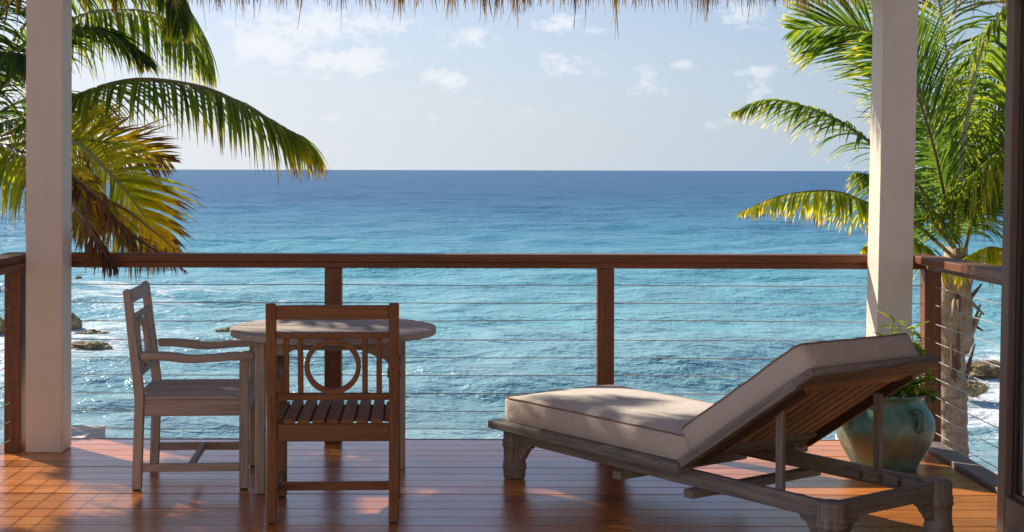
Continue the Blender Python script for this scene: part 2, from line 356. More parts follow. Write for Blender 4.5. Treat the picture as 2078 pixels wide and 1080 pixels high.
# ================================================================ SETTING
SEA = -6.0
def build_sea():
    rows, cols = 760, 520
    t = np.linspace(0, 1, rows); Y = 12*np.exp(t*np.log(40000/12))
    u = np.linspace(-1, 1, cols); uu = .42*u+2.2*u**7; hw = Y*1.0+24
    X = uu[None, :]*hw[:, None]; YY = np.repeat(Y[:, None], cols, 1)
    Z = np.zeros_like(X); rs = np.random.RandomState(3)
    dY = np.gradient(Y)[:, None]; dX = (.95*hw/cols)[:, None]; res = np.maximum(dY, dX)
    for i in range(46):
        lam = 1.3*(1.085**i)*rs.uniform(.9, 1.1); k = 2*math.pi/lam
        th = R(-90)+rs.normal(.30, .55); amp = .0080*lam**.78; amp = min(amp, .09)
        ph = k*(X*math.cos(th)+YY*math.sin(th))+rs.uniform(0, 6.28)+.6*np.sin(X*.11*rs.uniform(.5, 1.5)+YY*.07)
        s = np.sin(ph); att = np.clip((lam/res-2.5)/2.5, 0, 1)
        Z += amp*att*(s+.35*np.cos(2*ph))
    foam = np.zeros_like(X)
    def spot(cx, cy, rx, ry, a):
        nonlocal foam; foam = np.maximum(foam, a*np.exp(-((X-cx)/rx)**2-((YY-cy)/ry)**2))
    spot(-19, 62, 9, 22, .85); spot(-15.5, 62, 5, 10, .7); spot(-10.5, 66, 5, 4, .6); spot(-17, 78, 12, 14, .62); spot(-13, 60, 7, 3, .55); spot(-24, 110, 16, 16, .5); spot(-21, 88, 10, 14, .75); spot(-12, 44, 6, 8, .18)
    spot(-17, 52, 4, 12, .8); spot(19, 42, 4, 14, 1.25); spot(24, 50, 8, 14, 1.2); spot(15, 37, 3, 5, .8); spot(10, 52, 3, 3, .5); spot(9.5, 46, 5, 3, .45)
    foam = np.maximum(foam, .10+.0*X)
    vs = np.stack([X, YY, Z+SEA], -1).reshape(-1, 3)
    idx = np.arange(rows*cols).reshape(rows, cols)
    fs = np.stack([idx[:-1, :-1], idx[:-1, 1:], idx[1:, 1:], idx[1:, :-1]], -1).reshape(-1, 4)
    me = bpy.data.meshes.new('sea'); me.vertices.add(len(vs)); me.vertices.foreach_set('co', vs.ravel().astype('f'))
    me.loops.add(fs.size); me.loops.foreach_set('vertex_index', fs.ravel().astype('i'))
    me.polygons.add(len(fs)); me.polygons.foreach_set('loop_start', np.arange(0, fs.size, 4, dtype='i')); me.polygons.foreach_set('use_smooth', np.ones(len(fs), bool))
    me.update(); me.validate()
    a = me.attributes.new('foam', 'FLOAT', 'POINT'); a.data.foreach_set('value', foam.ravel().astype('f'))
    o = link('sea', me, M['water']); o['kind'] = 'structure'
build_sea()
def build_ground():
    nx, ny = 70, 60; vs = []; fs = []
    for j in range(ny):
        for i in range(nx):
            x = -45+90*i/(nx-1); y = -30+50*j/(ny-1)
            z = -.75 if y < 9 else (-.75-(y-9)*.62)
            z += .18*noise.noise(Vector((x*.5, y*.5, 0)))*(1 if y > 9 or abs(x) > 4 else .3); vs.append((x, y, max(z, -8)))
    for j in range(ny-1):
        for i in range(nx-1): k = j*nx+i; fs.append((k, k+1, k+nx+1, k+nx))
    o = link('ground', mesh_from('ground', vs, fs, True), M['ground']); o['kind'] = 'structure'
build_ground()

# deck: substructure with separate planks
DY1 = 7.94; PITCH = .1475
dk = box('deck', (-.05, 3.4, -.16), (4.96, 8.9, .18), M['edge']); dk['kind'] = 'structure'
plank_me = box_mesh('plank', 5.00, PITCH-.0045, .032, .0022); 
n_pl = int(8.9/PITCH)
for i in range(n_pl):
    o = link('plank', plank_me, M['deck'], None, (0,0,0)); o.parent = dk
    o.location = (0.03, DY1-PITCH*(i+.5)-3.4, .16-.016+random.uniform(-.0008, .0008)); o.rotation_euler = (random.uniform(-.004,.004), random.uniform(-.0003,.0003), 0)
bd = box('deck_edge_board', (2.545+.05, 3.4-3.4, .16-.05), (.115, 9.0, .15), M['edge'], dk)
bd = box('fascia_board', (.0, 4.56, .16-.10), (5.0, .03, .20), M['rail'], dk)

# terrace, garden walls outside
tr = box('terrace', (4.6, 6.5, -.62), (3.7, 6.0, .25), M['stone'], bevel=.01); tr['kind'] = 'structure'
wl = box('garden_wall', (-2.47, 8.55, -.66), (.36, 1.0, 1.08), M['stucco'], bevel=.012, rot=(0,0,R(-4)), seg=2); wl['label'] = 'low white stucco wall end just beyond the deck, beside the left post'; wl['category'] = 'wall'
wl = box('garden_wall', (2.55, 8.85, -.66), (.36, .5, .98), M['stucco'], bevel=.012, seg=2); wl['label'] = 'low white stucco wall beyond the deck, glimpsed beside the green pot'; wl['category'] = 'wall'

# house behind and beside the camera
hw = box('house_wall', (0, -1.2, 1.9), (11, .3, 4.2), M['housewall'], bevel=0); hw['label'] = 'cream house wall behind the terrace'; hw['category'] = 'wall'
hw = box('house_wall', (2.50, 1.9, 1.45), (.3, 5.7, 3.0), M['housewall'], bevel=0); hw['label'] = 'cream side wall of the house next to the glass door'; hw['category'] = 'wall'

# white posts
def white_post(x0, x1, y0, y1, lean, label):
    zt = 2.75; bm = bmesh.new(); vv = []
    for z in (0.001, zt):
        s = lean*z
        for (x, y) in ((x0, y0), (x1, y0), (x1, y1), (x0, y1)): vv.append(bm.verts.new((x+s, y, z)))
    for f in ((3,2,1,0), (4,5,6,7), (0,1,5,4), (1,2,6,5), (2,3,7,6), (3,0,4,7)): bm.faces.new([vv[i] for i in f])
    bmesh.ops.bevel(bm, geom=bm.edges[:], offset=.004, segments=2, affect='EDGES')
    me = bpy.data.meshes.new('porch_post'); bm.to_mesh(me); bm.free()
    o = link('porch_post', me, M['white']); o['label'] = label; o['category'] = 'post'; o['group'] = 'square porch posts'
white_post(-2.310, -2.117, 7.552, 7.735, -.001, 'square cream painted porch post beside the left palm fronds')
white_post(2.178, 2.360, 7.552, 7.765, .019, 'square cream painted porch post between the lounger and the right palm')

# railings
ZC = [.868, .768, .665, .565, .467, .370, .271, .173, .075]
def cable(p0, p1, sag, parent):
    pts = [Vector(p0).lerp(Vector(p1), k/8) - Vector((0,0,sag*4*(k/8)*(1-k/8))) for k in range(9)]
    tube('cable', pts, .0024, M['steel'], parent, 5)
PXS = [-.712, .783]; RY = 7.87
fr = empty('railing', 'reddish brown wooden railing with steel cables along the sea side of the deck', 'railing', (0, RY, 0), group='deck railings')
box('top_rail', (.03, 0, 1.017), (5.10, .145, .042), M['rail'], fr, .004)
box('sub_rail', (.03, .0, .978), (5.02, .088, .034), M['rail'], fr, .003)
XL, XR = -2.38, 2.575
for x in PXS+[XR, XL]: box('post', (x, .0, .480), (.092, .09, .960), M['rail'], fr, .003)
xs = [XL]+PXS+[XR]
for i in range(3):
    for k, z in enumerate(ZC):
        dz = .012 if (k == 2 and i > 0) else 0
        cable((xs[i]+.046, 0, z+(dz if i == 2 else 0)), (xs[i+1]-.046, 0, z+(dz if i == 1 else 0)), random.uniform(.001,.005), fr)
for x in PXS:
    for z in ZC:
        for s in (-1, 1): 
            o = box('cable_ferrule', (x+s*.0485, 0, z), (.006, .012, .012), M['steel'], fr, .002)
def side_rail(sx, xpost, xin, label):
    r = empty('railing', label, 'railing', (0, 0, 0), group='deck railings')
    xc = xin+sx*.0725
    box('top_rail', (xc, 4.85, 1.0165), (.145, 5.88, .042), M['rail'], r, .004)
    box('sub_rail', (xpost, 4.83, .9785), (.088, 5.9, .034), M['rail'], r, .003)
    ys = [7.825, 6.33, 4.8, 3.3, 2.0] if sx > 0 else [7.60, 6.10, 4.6, 3.1, 2.0]
    for y in ys[1:] if sx > 0 else ys: box('post', (xpost, y, .480), (.088, .09, .960), M['rail'], r, .003)
    for i in range(len(ys)-1):
        for z in ZC: cable((xpost, ys[i]-.045, z), (xpost, ys[i+1]+.045, z), random.uniform(.002,.008), r)
side_rail(1, 2.575, 2.462, 'brown railing with slack steel cables on the right side by the palm trunk')
side_rail(-1, -2.381, -2.365, 'brown railing with steel cables on the left side behind the porch post')

# thatched roof
rf = empty('thatched_roof', 'palm thatch roof eave with ragged straw hanging over the deck', 'roof', (0, 8.45, 2.62))
vs = []; fs = []
prof = [(0, -.02), (-.05, .02), (-4.9, 2.9), (-4.95, 3.2), (0.06, .30)]
for x in (-5.2, 5.2):
    for (y, z) in prof: vs.append((x, y, z))
n = len(prof); fs.append(tuple(range(n))); fs.append(tuple(range(n, 2*n))[::-1])
for i in range(n): fs.append((i, i+n, (i+1) % n+n, (i+1) % n))
link('thatch', mesh_from('thatch', vs, fs), M['thatchbody'], rf)
box('eave_beam', (0, -.80, .05+.02), (9.6, .14, .22), M['rail'], rf)
for k in range(11): bar('rafter', (-4.7+k*.94, -.30, .08), (-4.7+k*.94, -4.8, 2.84), .07, .12, M['rail'], rf)
def fringe():
    vs = []; fs = []; ti = []
    rs = random.Random(11)
    def straw(x, y, z, L, wd, lean, ly, tint):
        b = len(vs); a = rs.uniform(-.9, .9); sx, sy = math.cos(a)*wd, math.sin(a)*wd
        cx, cy, cz = x, y, z
        for k in range(4):
            t = k/3; ww = (1-t*.8)*.5
            px_, py_, pz_ = cx+lean*t*t, cy+ly*t, cz-L*t
            vs.append((px_-sx*ww, py_-sy*ww, pz_)); vs.append((px_+sx*ww, py_+sy*ww, pz_)); ti.extend([tint, tint])
        for k in range(3): fs.append((b+2*k, b+2*k+1, b+2*k+3, b+2*k+2))
    for i in range(5200):
        x = rs.uniform(-5.1, 5.1); L = rs.uniform(.10, .20)
        straw(x, rs.uniform(-.06, .10), rs.uniform(.0, .14), L, rs.uniform(.005, .012), rs.uniform(-.02,.02), rs.uniform(-.02,.03), rs.random())
    x = -5.1
    while x < 5.1:
        x += rs.expovariate(1/.075)
        c = rs.choice([1, 1, 2, 3, 6, 10, 14]); L0 = rs.uniform(.14, .25)+(.06 if rs.random() < .12 else 0)+(.05 if c > 4 else 0)
        t0 = rs.uniform(.1, .9)
        for _ in range(c):
            L = L0*rs.uniform(.55, 1.05)
            straw(x+rs.gauss(0, .010), rs.uniform(-.04, .06), .03, L+.03, rs.uniform(.005, .012), rs.gauss(0, .018), rs.uniform(-.02,.02), min(1, max(0, t0+rs.uniform(-.3,.3))))
        if rs.random() < .10: straw(x, 0, .03, rs.uniform(.28,.34), .006, rs.gauss(0,.04), 0, .1)
    me = mesh_from('straw_fringe', vs, fs); a = me.attributes.new('tint', 'FLOAT', 'POINT'); a.data.foreach_set('value', ti)
    o = link('straw_fringe', me, M['straw'], rf); o['kind'] = 'stuff'
fringe()

# ================================================================ GLASS DOOR
dr = empty('sliding_door', 'tall taupe framed glass door standing open at the right edge', 'door', (2.23, 4.95, 0))
LN = .018
def leanbox(name, c, s, mat, parent, bevel=.003):
    o = box(name, c, s, mat, parent, bevel)
    me = o.data
    for v in me.vertices: v.co.x += LN*(v.co.z+c[2])
    return o
DD = .05
leanbox('stile', (DD/2, .978, 1.30), (DD, .082, 2.60), M['doorwood'], dr)
leanbox('stile', (DD/2, -.95, 1.30), (DD, .09, 2.60), M['doorwood'], dr)
leanbox('bottom_rail', (DD/2, .0145, .082), (DD-.004, 1.842, .156), M['doorwood'], dr)
leanbox('head_rail', (DD/2, .0145, 2.40), (DD-.004, 1.842, .40), M['doorwood'], dr)
leanbox('glazing_bead', (.036, .918, 1.18), (.018, .036, 2.036), M['doordark'], dr, .002)
leanbox('glazing_bead', (.036, .0, .172), (.018, 1.80, .020), M['doordark'], dr, .002)
g_ = leanbox('pane', (.040, .0, 1.18), (.006, 1.81, 2.03), M['glass'], dr, 0)

# ================================================================ CHAIRS
def make_chair(label, mat, loc, rz, group):
    t = empty('armchair', label, 'chair', loc, rz, group)
    W = .56; lg = .043; hx = W/2-lg/2; D = .2425; ST = .44
    for s in (-1, 1):
        # rear post: straight below the seat, raked above
        poly = [(-D-.012-lg/2, .006), (-D-.012+lg/2, .006), (-D+lg/2, ST), (-D-.058+lg/2-.004, .925), (-D-.058, .938), (-D-.058-lg/2+.002, .932), (-D-lg/2, ST-.02)]
        prism('back_post', poly, 'x', s*hx-lg/2, s*hx+lg/2, mat, t, .003)
        prism('leg', [(D-lg/2, .006), (D+lg/2, .006), (D+lg/2, .612), (D-lg/2, .612)], 'x', s*hx-lg/2, s*hx+lg/2, mat, t, .003)
        for yy in (-D-.012, D): box('foot_pad', (s*hx, yy, .0045), (.034, .034, .008), M['rubber_gapshade'], t, .001)
        # armrest with its wavy side profile
        top = [(-D+.005, .646), (-D+.10, .645), (-D+.16, .640), (-D+.215, .631), (-D+.26, .629), (-D+.34, .633), (-D+.43, .642), (D+.022, .646), (D+.043, .640), (D+.050, .628)]
        bot = [(D+.046, .612), (D+.034, .603), (D+.020, .606), (D-.06, .606), (-D+.34, .599), (-D+.26, .594), (-D+.20, .596), (-D+.13, .605), (-D+.08, .610), (-D+.012, .610)]
        prism('armrest', top+bot, 'x', s*hx-.029, s*hx+.029, mat, t, .005)
        box('side_rail', (s*hx, 0, .383), (.024, 2*D-lg, .075), mat, t)
        box('stretcher', (s*hx, -.005, .104), (.022, 2*D-lg+.008, .038), mat, t)
    box('stretcher', (0, -.01, .104), (2*hx-.022, .022, .037), mat, t)
    box('seat_rail', (0, -D+.002, .383), (2*hx-lg, .026, .075), mat, t)
    box('seat_rail', (0, D-.002, .383), (2*hx-lg, .026, .075), mat, t)
    n = 9; p = .0620
    for i in range(n):
        x = (i-(n-1)/2)*p
        edge = abs(i-(n-1)/2) > 3.5
        ln = 2*D-lg-.004 if edge else 2*D+.036
        o = box('seat_slat', (x if not edge else x*.988, 0 if edge else -.004, .431), (.0490, ln, .019), mat, t, .003)
        o.rotation_euler = (random.uniform(-.002,.002), random.uniform(-.006,.006), 0)
    # back frame follows the rake
    def yb(z): return -D-.058*(max(0, z-ST)/(.93-ST))
    ang = math.atan(.058/.49)
    def bk(name, x, z, sx, sy, sz): return box(name, (x, yb(z), z), (sx, sy, sz), mat, t, .003, (ang, 0, 0))
    bk('crest_rail', 0, .899, 2*hx-lg, .026, .058)
    bk('back_rail', 0, .800, 2*hx-lg, .026, .025)
    bk('back_rail', 0, .537, 2*hx-lg, .026, .027)
    for x in (-.196, -.136, .136, .196): bk('back_slat', x, .6685, .024, .014, .238)
    # ring
    vs = []; fs = []; n = 44; ro, ri, hh = .1195, .0985, .011
    for k in range(n):
        a = 2*math.pi*k/n
        for (r, y) in ((ro, -hh), (ro, hh), (ri, hh), (ri, -hh)): vs.append((r*math.cos(a), y, r*math.sin(a)))
    for k in range(n):
        j = (k+1) % n
        for q in range(4): fs.append((k*4+q, j*4+q, j*4+(q+1) % 4, k*4+(q+1) % 4))
    bm = bmesh.new(); me = mesh_from('ring', vs, fs); bm.from_mesh(me); bmesh.ops.recalc_face_normals(bm, faces=bm.faces[:])
    bm.to_mesh(me); bm.free(); grain_attr(me)
    zc = .6685; link('back_ring', me, mat, t, (0, yb(zc)-.003, zc), (ang, 0, 0))
    return t
GC = 'armchairs around the round table'
make_chair('brown teak armchair seen from behind, in front of the round table', M['teak'], (-.560, 6.32, 0), R(2.1), GC)
make_chair('weathered grey armchair seen from the side, between left post and table', M['greyteak'], (-1.283, 6.955, 0), R(-86.7), GC)

# ================================================================ TABLE
tb = empty('round_table', 'round weathered grey slatted garden table behind the brown chair', 'table', (-.624, 6.90, 0))
RT = .495
y = -RT; k = 0
while y < RT-.01:
    wdt = .138; y0, y1 = y, min(y+wdt-.003, RT); y += wdt
    pts = []; m_ = 14
    # plank clipped by the circle
    for i in range(m_+1):
        yy = y0+(y1-y0)*i/m_; pts.append((math.sqrt(max(0, RT*RT-yy*yy)), yy))
    poly = pts+[(-a, b) for a, b in reversed(pts)]
    q = [poly[0]]
    for pnt in poly[1:]:
        if (Vector(pnt)-Vector(q[-1])).length > 1e-3: q.append(pnt)
    if (Vector(q[0])-Vector(q[-1])).length < 1e-3: q.pop()
    prism('tabletop_plank', q, 'z', .711, .741+random.uniform(-.0006,.0006), M['greyteak'], tb, .0025); k += 1
for sx in (-1, 1):
    for sy in (-1, 1): box('leg', (sx*.313, sy*.275, .354), (.046, .046, .708), M['greyteak'], tb, .004)
def apron(along_x, s):
    L = (.313 if along_x else .275)-.023
    pl = [(-L, .709), (-L, .602)]
    for k in range(7): a = k/6; pl.append((-L+.012+.10*a, .602+.050*(a**.6)+.010*math.sin(a*9)*.3))
    pl.append((-L+.13, .664)); pl.append((L-.13, .664))
    for k in range(6, -1, -1): a = k/6; pl.append((L-.012-.10*a, .602+.050*(a**.6)+.010*math.sin(a*9)*.3))
    pl += [(L, .602), (L, .709)]
    if along_x: prism('apron', pl, 'y', s*.275-.011, s*.275+.011, M['greyteak'], tb, 0)
    else: prism('apron', pl, 'x', s*.313-.011, s*.313+.011, M['greyteak'], tb, 0)
for s in (-1, 1): apron(True, s); apron(False, s)

# ================================================================ LOUNGER
LA = R(36); LO = Vector((1.088, 6.369, 0)); LW = .3275; LL = .97
lg = empty('sun_lounger', 'dark weathered wooden chaise lounge with raised slatted backrest and turned legs', 'sun lounger', LO, LA)
mg = M['darkgrey']
legprof = [(.050, .004), (.053, .006), (.0545, .035), (.056, .045), (.0595, .049), (.0595, .053), (.056, .057), (.056, .060), (.0590, .064), (.0590, .068), (.055, .074), (.053, .11), (.054, .150), (.0575, .155), (.0600, .160), (.0600, .166), (.0565, .171), (.0565, .175), (.0595, .180), (.0575, .187), (.055, .194), (.054, .236)]
for sy in (-1, 1):
    for sx in (-1, 1):
        pr = legprof+([(.056, .243), (.052, .250)] if sy < 0 else [(.050, .2375)])
        lathe('leg', pr, mg, lg, 32, (sx*LW, sy*LL, 0), axis_grain=True)
for sx in (-1, 1):
    box('side_beam', (sx*(LW+.0), .0, .2145), (.034, 2*LL-.10, .067), mg, lg)
    box('side_board', (sx*.362, .425, .2555), (.094, 1.31, .038), mg, lg, .006, seg=2)
    for sy in (-1, 1):
        b0 = sy*(LL-.052)
        pl = [(b0, .181), (b0, .098), (b0-sy*.012, .096), (b0-sy*.030, .110), (b0-sy*.050, .140), (b0-sy*.062, .158), (b0-sy*.085, .163), (b0-sy*.095, .181)]
        prism('bracket', pl, 'x', sx*LW-.016, sx*LW+.016, mg, lg, .002)
        px_ = sx*(LW-.052)
        pl = [(px_, .181), (px_, .098), (px_-sx*.012, .096), (px_-sx*.030, .110), (px_-sx*.050, .140), (px_-sx*.062, .158), (px_-sx*.085, .163), (px_-sx*.095, .181)]
        prism('bracket', pl, 'y', sy*LL-.016, sy*LL+.016, mg, lg, .002)
for sy in (-1, 1): box('end_beam', (0, sy*LL, .2145), (2*LW-.10, .034, .067), mg, lg)
box('foot_board', (0, 1.035, .2553), (.626, .088, .0375), mg, lg, .005, seg=2)
for yy in (.155, -.285): box('crossbar', (0, yy, .1635), (.80, .055, .034), mg, lg)
for i in range(9): box('seat_slat', (0, .93-i*.125, .262), (.626, .075, .018), mg, lg)
# notched racks
for sx in (-1, 1):
    for k, yc in enumerate((-.575, -.675, -.775, -.868)):
        pl = [(yc-.034, .200), (yc+.040, .200), (yc+.040, .236), (yc-.022, .242), (yc-.034, .228)]
        prism('rack_block', pl, 'x', sx*(LW-.035)-.016, sx*(LW-.035)+.016, mg, lg, .002)
# backrest
BY, BZ = -.238, .262; TH = R(33.5); BL = .83
bk = bpy.data.objects.new('backrest', box_mesh('backrest', .80, .098, .036, .005)); COL.objects.link(bk); bk.data.materials.append(mg); bk.parent = lg
# backrest local frame: y runs up the slope from the hinge, its own mesh is the head board
ex = Vector((1,0,0)); ey = Vector((0, -math.cos(TH), math.sin(TH))); ez = Vector((0, math.sin(TH), math.cos(TH)))
Mb = Matrix((-ex, ey, ez)).transposed().to_4x4()
def bp(y, z, x=0): return Vector((0, BY, BZ))+ey*y+ez*z-ex*x
bk.matrix_local = Matrix.Translation(bp(BL-.040, .018))@Mb
def bb(name, x, y0, y1, z, sx, sz, mat):
    me = box_mesh(name, sx, abs(y1-y0), sz, .003)
    o = bpy.data.objects.new(name, me); COL.objects.link(o); me.materials.append(mat); o.parent = bk
    o.location = Vector((x, (y0+y1)/2-(BL-.040), z-.018)); return o
for s in (-1, 1): bb('stile', s*.372, .0, BL-.09, .018, .052, .042, mg); bb('inner_batten', s*.332, .06, BL-.12, .003, .022, .045, M['doordark'])
bb('gap_shade', 0, .10, BL-.12, .0270, .70, .004, M['rubber_gapshade'])  # near-black sheet added behind the slats: shade of the gaps as colour
bb('bottom_rail', 0, .06, .14, .016, .690, .034, mg)
bb('top_rail', 0, BL-.165, BL-.090, .014, .690, .024, M['slat'])
for i in range(9): bb('slat', (i-4)*.0725, .141, BL-.166, .0195, .041, .010, M['slat'])
for s in (-1, 1):
    yl = -.695; zt = BZ+(abs(yl)-abs(BY))*math.tan(TH)-.004
    box('prop', (s*(LW-.026), yl, (.238+zt)/2), (.024, .036, zt-.238+.02), mg, lg)

# cushions (lie on the lounger)
def cushion_mesh(name, hx, hy, h, crown, seedv, r=.035):
    n = 96; rings = []
    def outline(d, z, bul=0):
        ring = []; ax, ay = hx-d+bul, hy-d+bul; rr = max(.004, r-d*.3)
        for k in range(n):
            a = 2*math.pi*(k+.5)/n; q = int(k/(n/4)); f = (k % (n//4))/(n/4)
            # walk a rounded rectangle by superellipse angle
            ca, sa = math.cos(a), math.sin(a); e = .075+.10*(d/min(hx, hy))
            ring.append(Vector((ax*math.copysign(abs(ca)**e, ca), ay*math.copysign(abs(sa)**e, sa), z)))
        return ring
    def squareout(d, z, bul=0):
        ring = []; ax, ay = hx-d, hy-d; per = n//4
        for q in range(4):
            for k in range(per):
                t = -1+2*k/per
                if q == 0: x, y_ = ax, ay*t
                elif q == 1: x, y_ = -ax*t, ay
                elif q == 2: x, y_ = -ax, -ay*t
                else: x, y_ = ax*t, -ay
                # round corners
                cx, cy = max(0, abs(x)-(ax-r)), max(0, abs(y_)-(ay-r))
                L = math.hypot(cx, cy)
                if cx > 0 and cy > 0 and L > 0:
                    s_ = max(cx, cy)/L*1.0; x = math.copysign(ax-r+cx*s_, x); y_ = math.copysign(ay-r+cy*s_, y_)
                bx = bul*(1-(y_/ay)**6); by = bul*(1-(x/ax)**6)
                if q in (0, 2): x += math.copysign(bx, x)
                else: y_ += math.copysign(by, y_)
                ring.append(Vector((x, y_, z)))
        return ring
    spec = [(.30*hx, .0, 0), (.02, .0, 0), (.004, .003, 0)]
    for k in range(1, 8): t = k/8; spec.append((0, h*t, .012*math.sin(math.pi*t)))
    spec += [(.003, h-.002, 0)]
    vs = []; fs = []
    for (d, z, b_) in spec: vs += squareout(d, z, b_)
    m_ = 16
    for k in range(1, m_+1):
        f = k/m_; d = f*hx*.97
        ring = squareout(d, h, 0)
        for p in ring: p.z = h+crown*(1-(p.x/hx)**4)*(1-(p.y/hy)**6)*.999
        vs += ring
    for v in vs:
        nn = noise.noise(Vector((v.x*6+seedv, v.y*6, v.z*9)))*.004+noise.noise(Vector((v.x*17+seedv, v.y*13, v.z*20)))*.0012
        if v.z > .006: v.z += nn
        v.x += nn*.5; v.y += nn*.4
    nr = len(spec)+m_
    for i in range(nr-1):
        for k in range(n): fs.append((i*n+k, i*n+(k+1) % n, (i+1)*n+(k+1) % n, (i+1)*n+k))
    fs.append(tuple(range(n))[::-1]); fs.append(tuple((nr-1)*n+k for k in range(n)))
    me = mesh_from(name, vs, fs, True)
    top = [vs[len(spec)*n-n+k].copy() for k in range(n)]; bot = [vs[2*n+k].copy() for k in range(n)]
    return me, top, bot
cu = empty('lounge_cushion', 'thick cream canvas mattress with tan piping folded up along the lounger', 'cushion', LO, LA)
me, top, bot = cushion_mesh('seat_pad', .352, .632, .112, .026, 2.0)
sp_ = link('seat_pad', me, M['fabric'], cu, (0, .405, .2755))
for ring, nm, off in ((top, 'piping', .002), (bot, 'piping', .003)):
    tube(nm, [p+Vector((0,0,off)) for p in ring], .0042, M['piping'] if nm == 'piping' and ring is top else M['fabric'], sp_, 6, True)
me, top, bot = cushion_mesh('back_pad', .352, .385, .112, .018, 9.0)
bpd = link('back_pad', me, M['fabric'], cu); bpd.matrix_local = Matrix.Translation(bp(.415, .040))@Mb
for ring in (top, bot): tube('piping', [p+Vector((0,0,.002)) for p in ring], .0042, M['piping'] if ring is top else M['fabric'], bpd, 6, True)

# ================================================================ POT AND SHRUB
pt = empty('plant_pot', 'squat green glazed pot with lug handles behind the lounger', 'pot', (2.135, 7.235, .0))
prof = [(.150, .001), (.158, .006), (.178, .045), (.208, .095), (.234, .150), (.2455, .205), (.243, .245), (.226, .285), (.202, .315), (.187, .335), (.184, .350), (.190, .362), (.206, .373), (.208, .380), (.203, .385), (.190, .382), (.178, .372), (.172, .350), (.176, .325)]
pb = lathe('pot_body', prof, M['glaze'], pt, 72, wob=.004)
for ang_ in (R(-64), R(-64+90), R(-64+180), R(-64+270)):
    c, s = math.cos(ang_), math.sin(ang_)
    pts = [(c*r_, s*r_, z_) for r_, z_ in ((.205, .312), (.238, .316), (.258, .300), (.263, .270), (.256, .238), (.238, .222))]
    vs_, fs_ = tube_geo(catmull(pts, 12), .014, 8)
    for v in vs_:
        tang = Vector((-s, c, 0)); d_ = v.dot(tang); v += tang*d_*.9
    link('lug_handle', mesh_from('lug_handle', vs_, fs_, True), M['glaze'], pt)
vs_ = [(0,0,.338)]+[(.176*math.cos(2*math.pi*k/32), .176*math.sin(2*math.pi*k/32), .330+.006*math.sin(k*3)) for k in range(32)]
link('soil', mesh_from('soil', vs_, [(0, k+1, (k+1) % 32+1) for k in range(32)], True), M['soil'], pt)
sh = empty('potted_shrub', 'leafy yellow green shrub growing in the green glazed pot', 'plant', (2.135, 7.235, .335))
def leaf_mesh(L, wd):
    vs = []; fs = []
    for k in range(6):
        t = k/5; ww = wd*math.sin(math.pi*min(1, t*.92+.06))**.8; z = -.18*L*t*t
        vs += [(-ww/2, L*t, z+ww*.22), (0, L*t, z), (ww/2, L*t, z+ww*.22)]
    for k in range(5):
        b = 3*k; fs += [(b, b+1, b+4, b+3), (b+1, b+2, b+5, b+4)]
    me = mesh_from('leaf', vs, fs, True); return me
LM = []
for k in range(5):
    me = leaf_mesh(.062+.006*k, .024); a = me.attributes.new('tint', 'FLOAT', 'POINT'); a.data.foreach_set('value', [.1+.2*k]*len(me.vertices)); LM.append(me); me.materials.append(M['shrub'])
rs = random.Random(5)
stems = [((-.02,0), (.055,.03,.40)), ((.03,.02), (.10,.0,.33)), ((.05,0), (.15,-.03,.27)), ((.0,-.05), (.02,-.10,.16)), ((.06,.05), (.19,.02,.20)), ((-.05,.03), (-.07,.02,.20)),
         ((.08,-.03), (.20,-.08,.12)), ((.08,.0), (.24,-.02,.03)), ((.0,.05), (.10,.10,.24)), ((-.04,-.04), (-.06,-.10,.12)), ((.04,-.06), (.12,-.12,.09)), ((.09,.02), (.17,-.05,.40*.8)), ((.03,-.04), (.15,-.10,.18)), ((-.02,.0), (.02,.0,.30)), ((.07,.03), (.16,.03,.36)), ((.05,-.08), (.19,-.12,.05)), ((-.08,-.02), (-.12,-.06,.10))]
for (b_, tpt) in stems:
    p0 = Vector((b_[0], b_[1], 0)); p2 = Vector(tpt); p1 = p0.lerp(p2, .5)+Vector((rs.uniform(-.02,.02), rs.uniform(-.02,.02), .02))
    cur = catmull([p0, p1, p2], 10); tube('stem', cur, lambda t: .005-.003*t, M['stem'], sh, 5)
    for k in range(3, 10):
        for q in range(4 if k > 5 else 3):
            yaw = rs.uniform(0, 6.28); pitch = rs.uniform(-.3, .75)
            o = link('leaf', rs.choice(LM), None, sh, cur[k], (pitch, rs.uniform(-.4,.4), yaw)); s = rs.uniform(.8, 1.35); o.scale = (s, s, s)

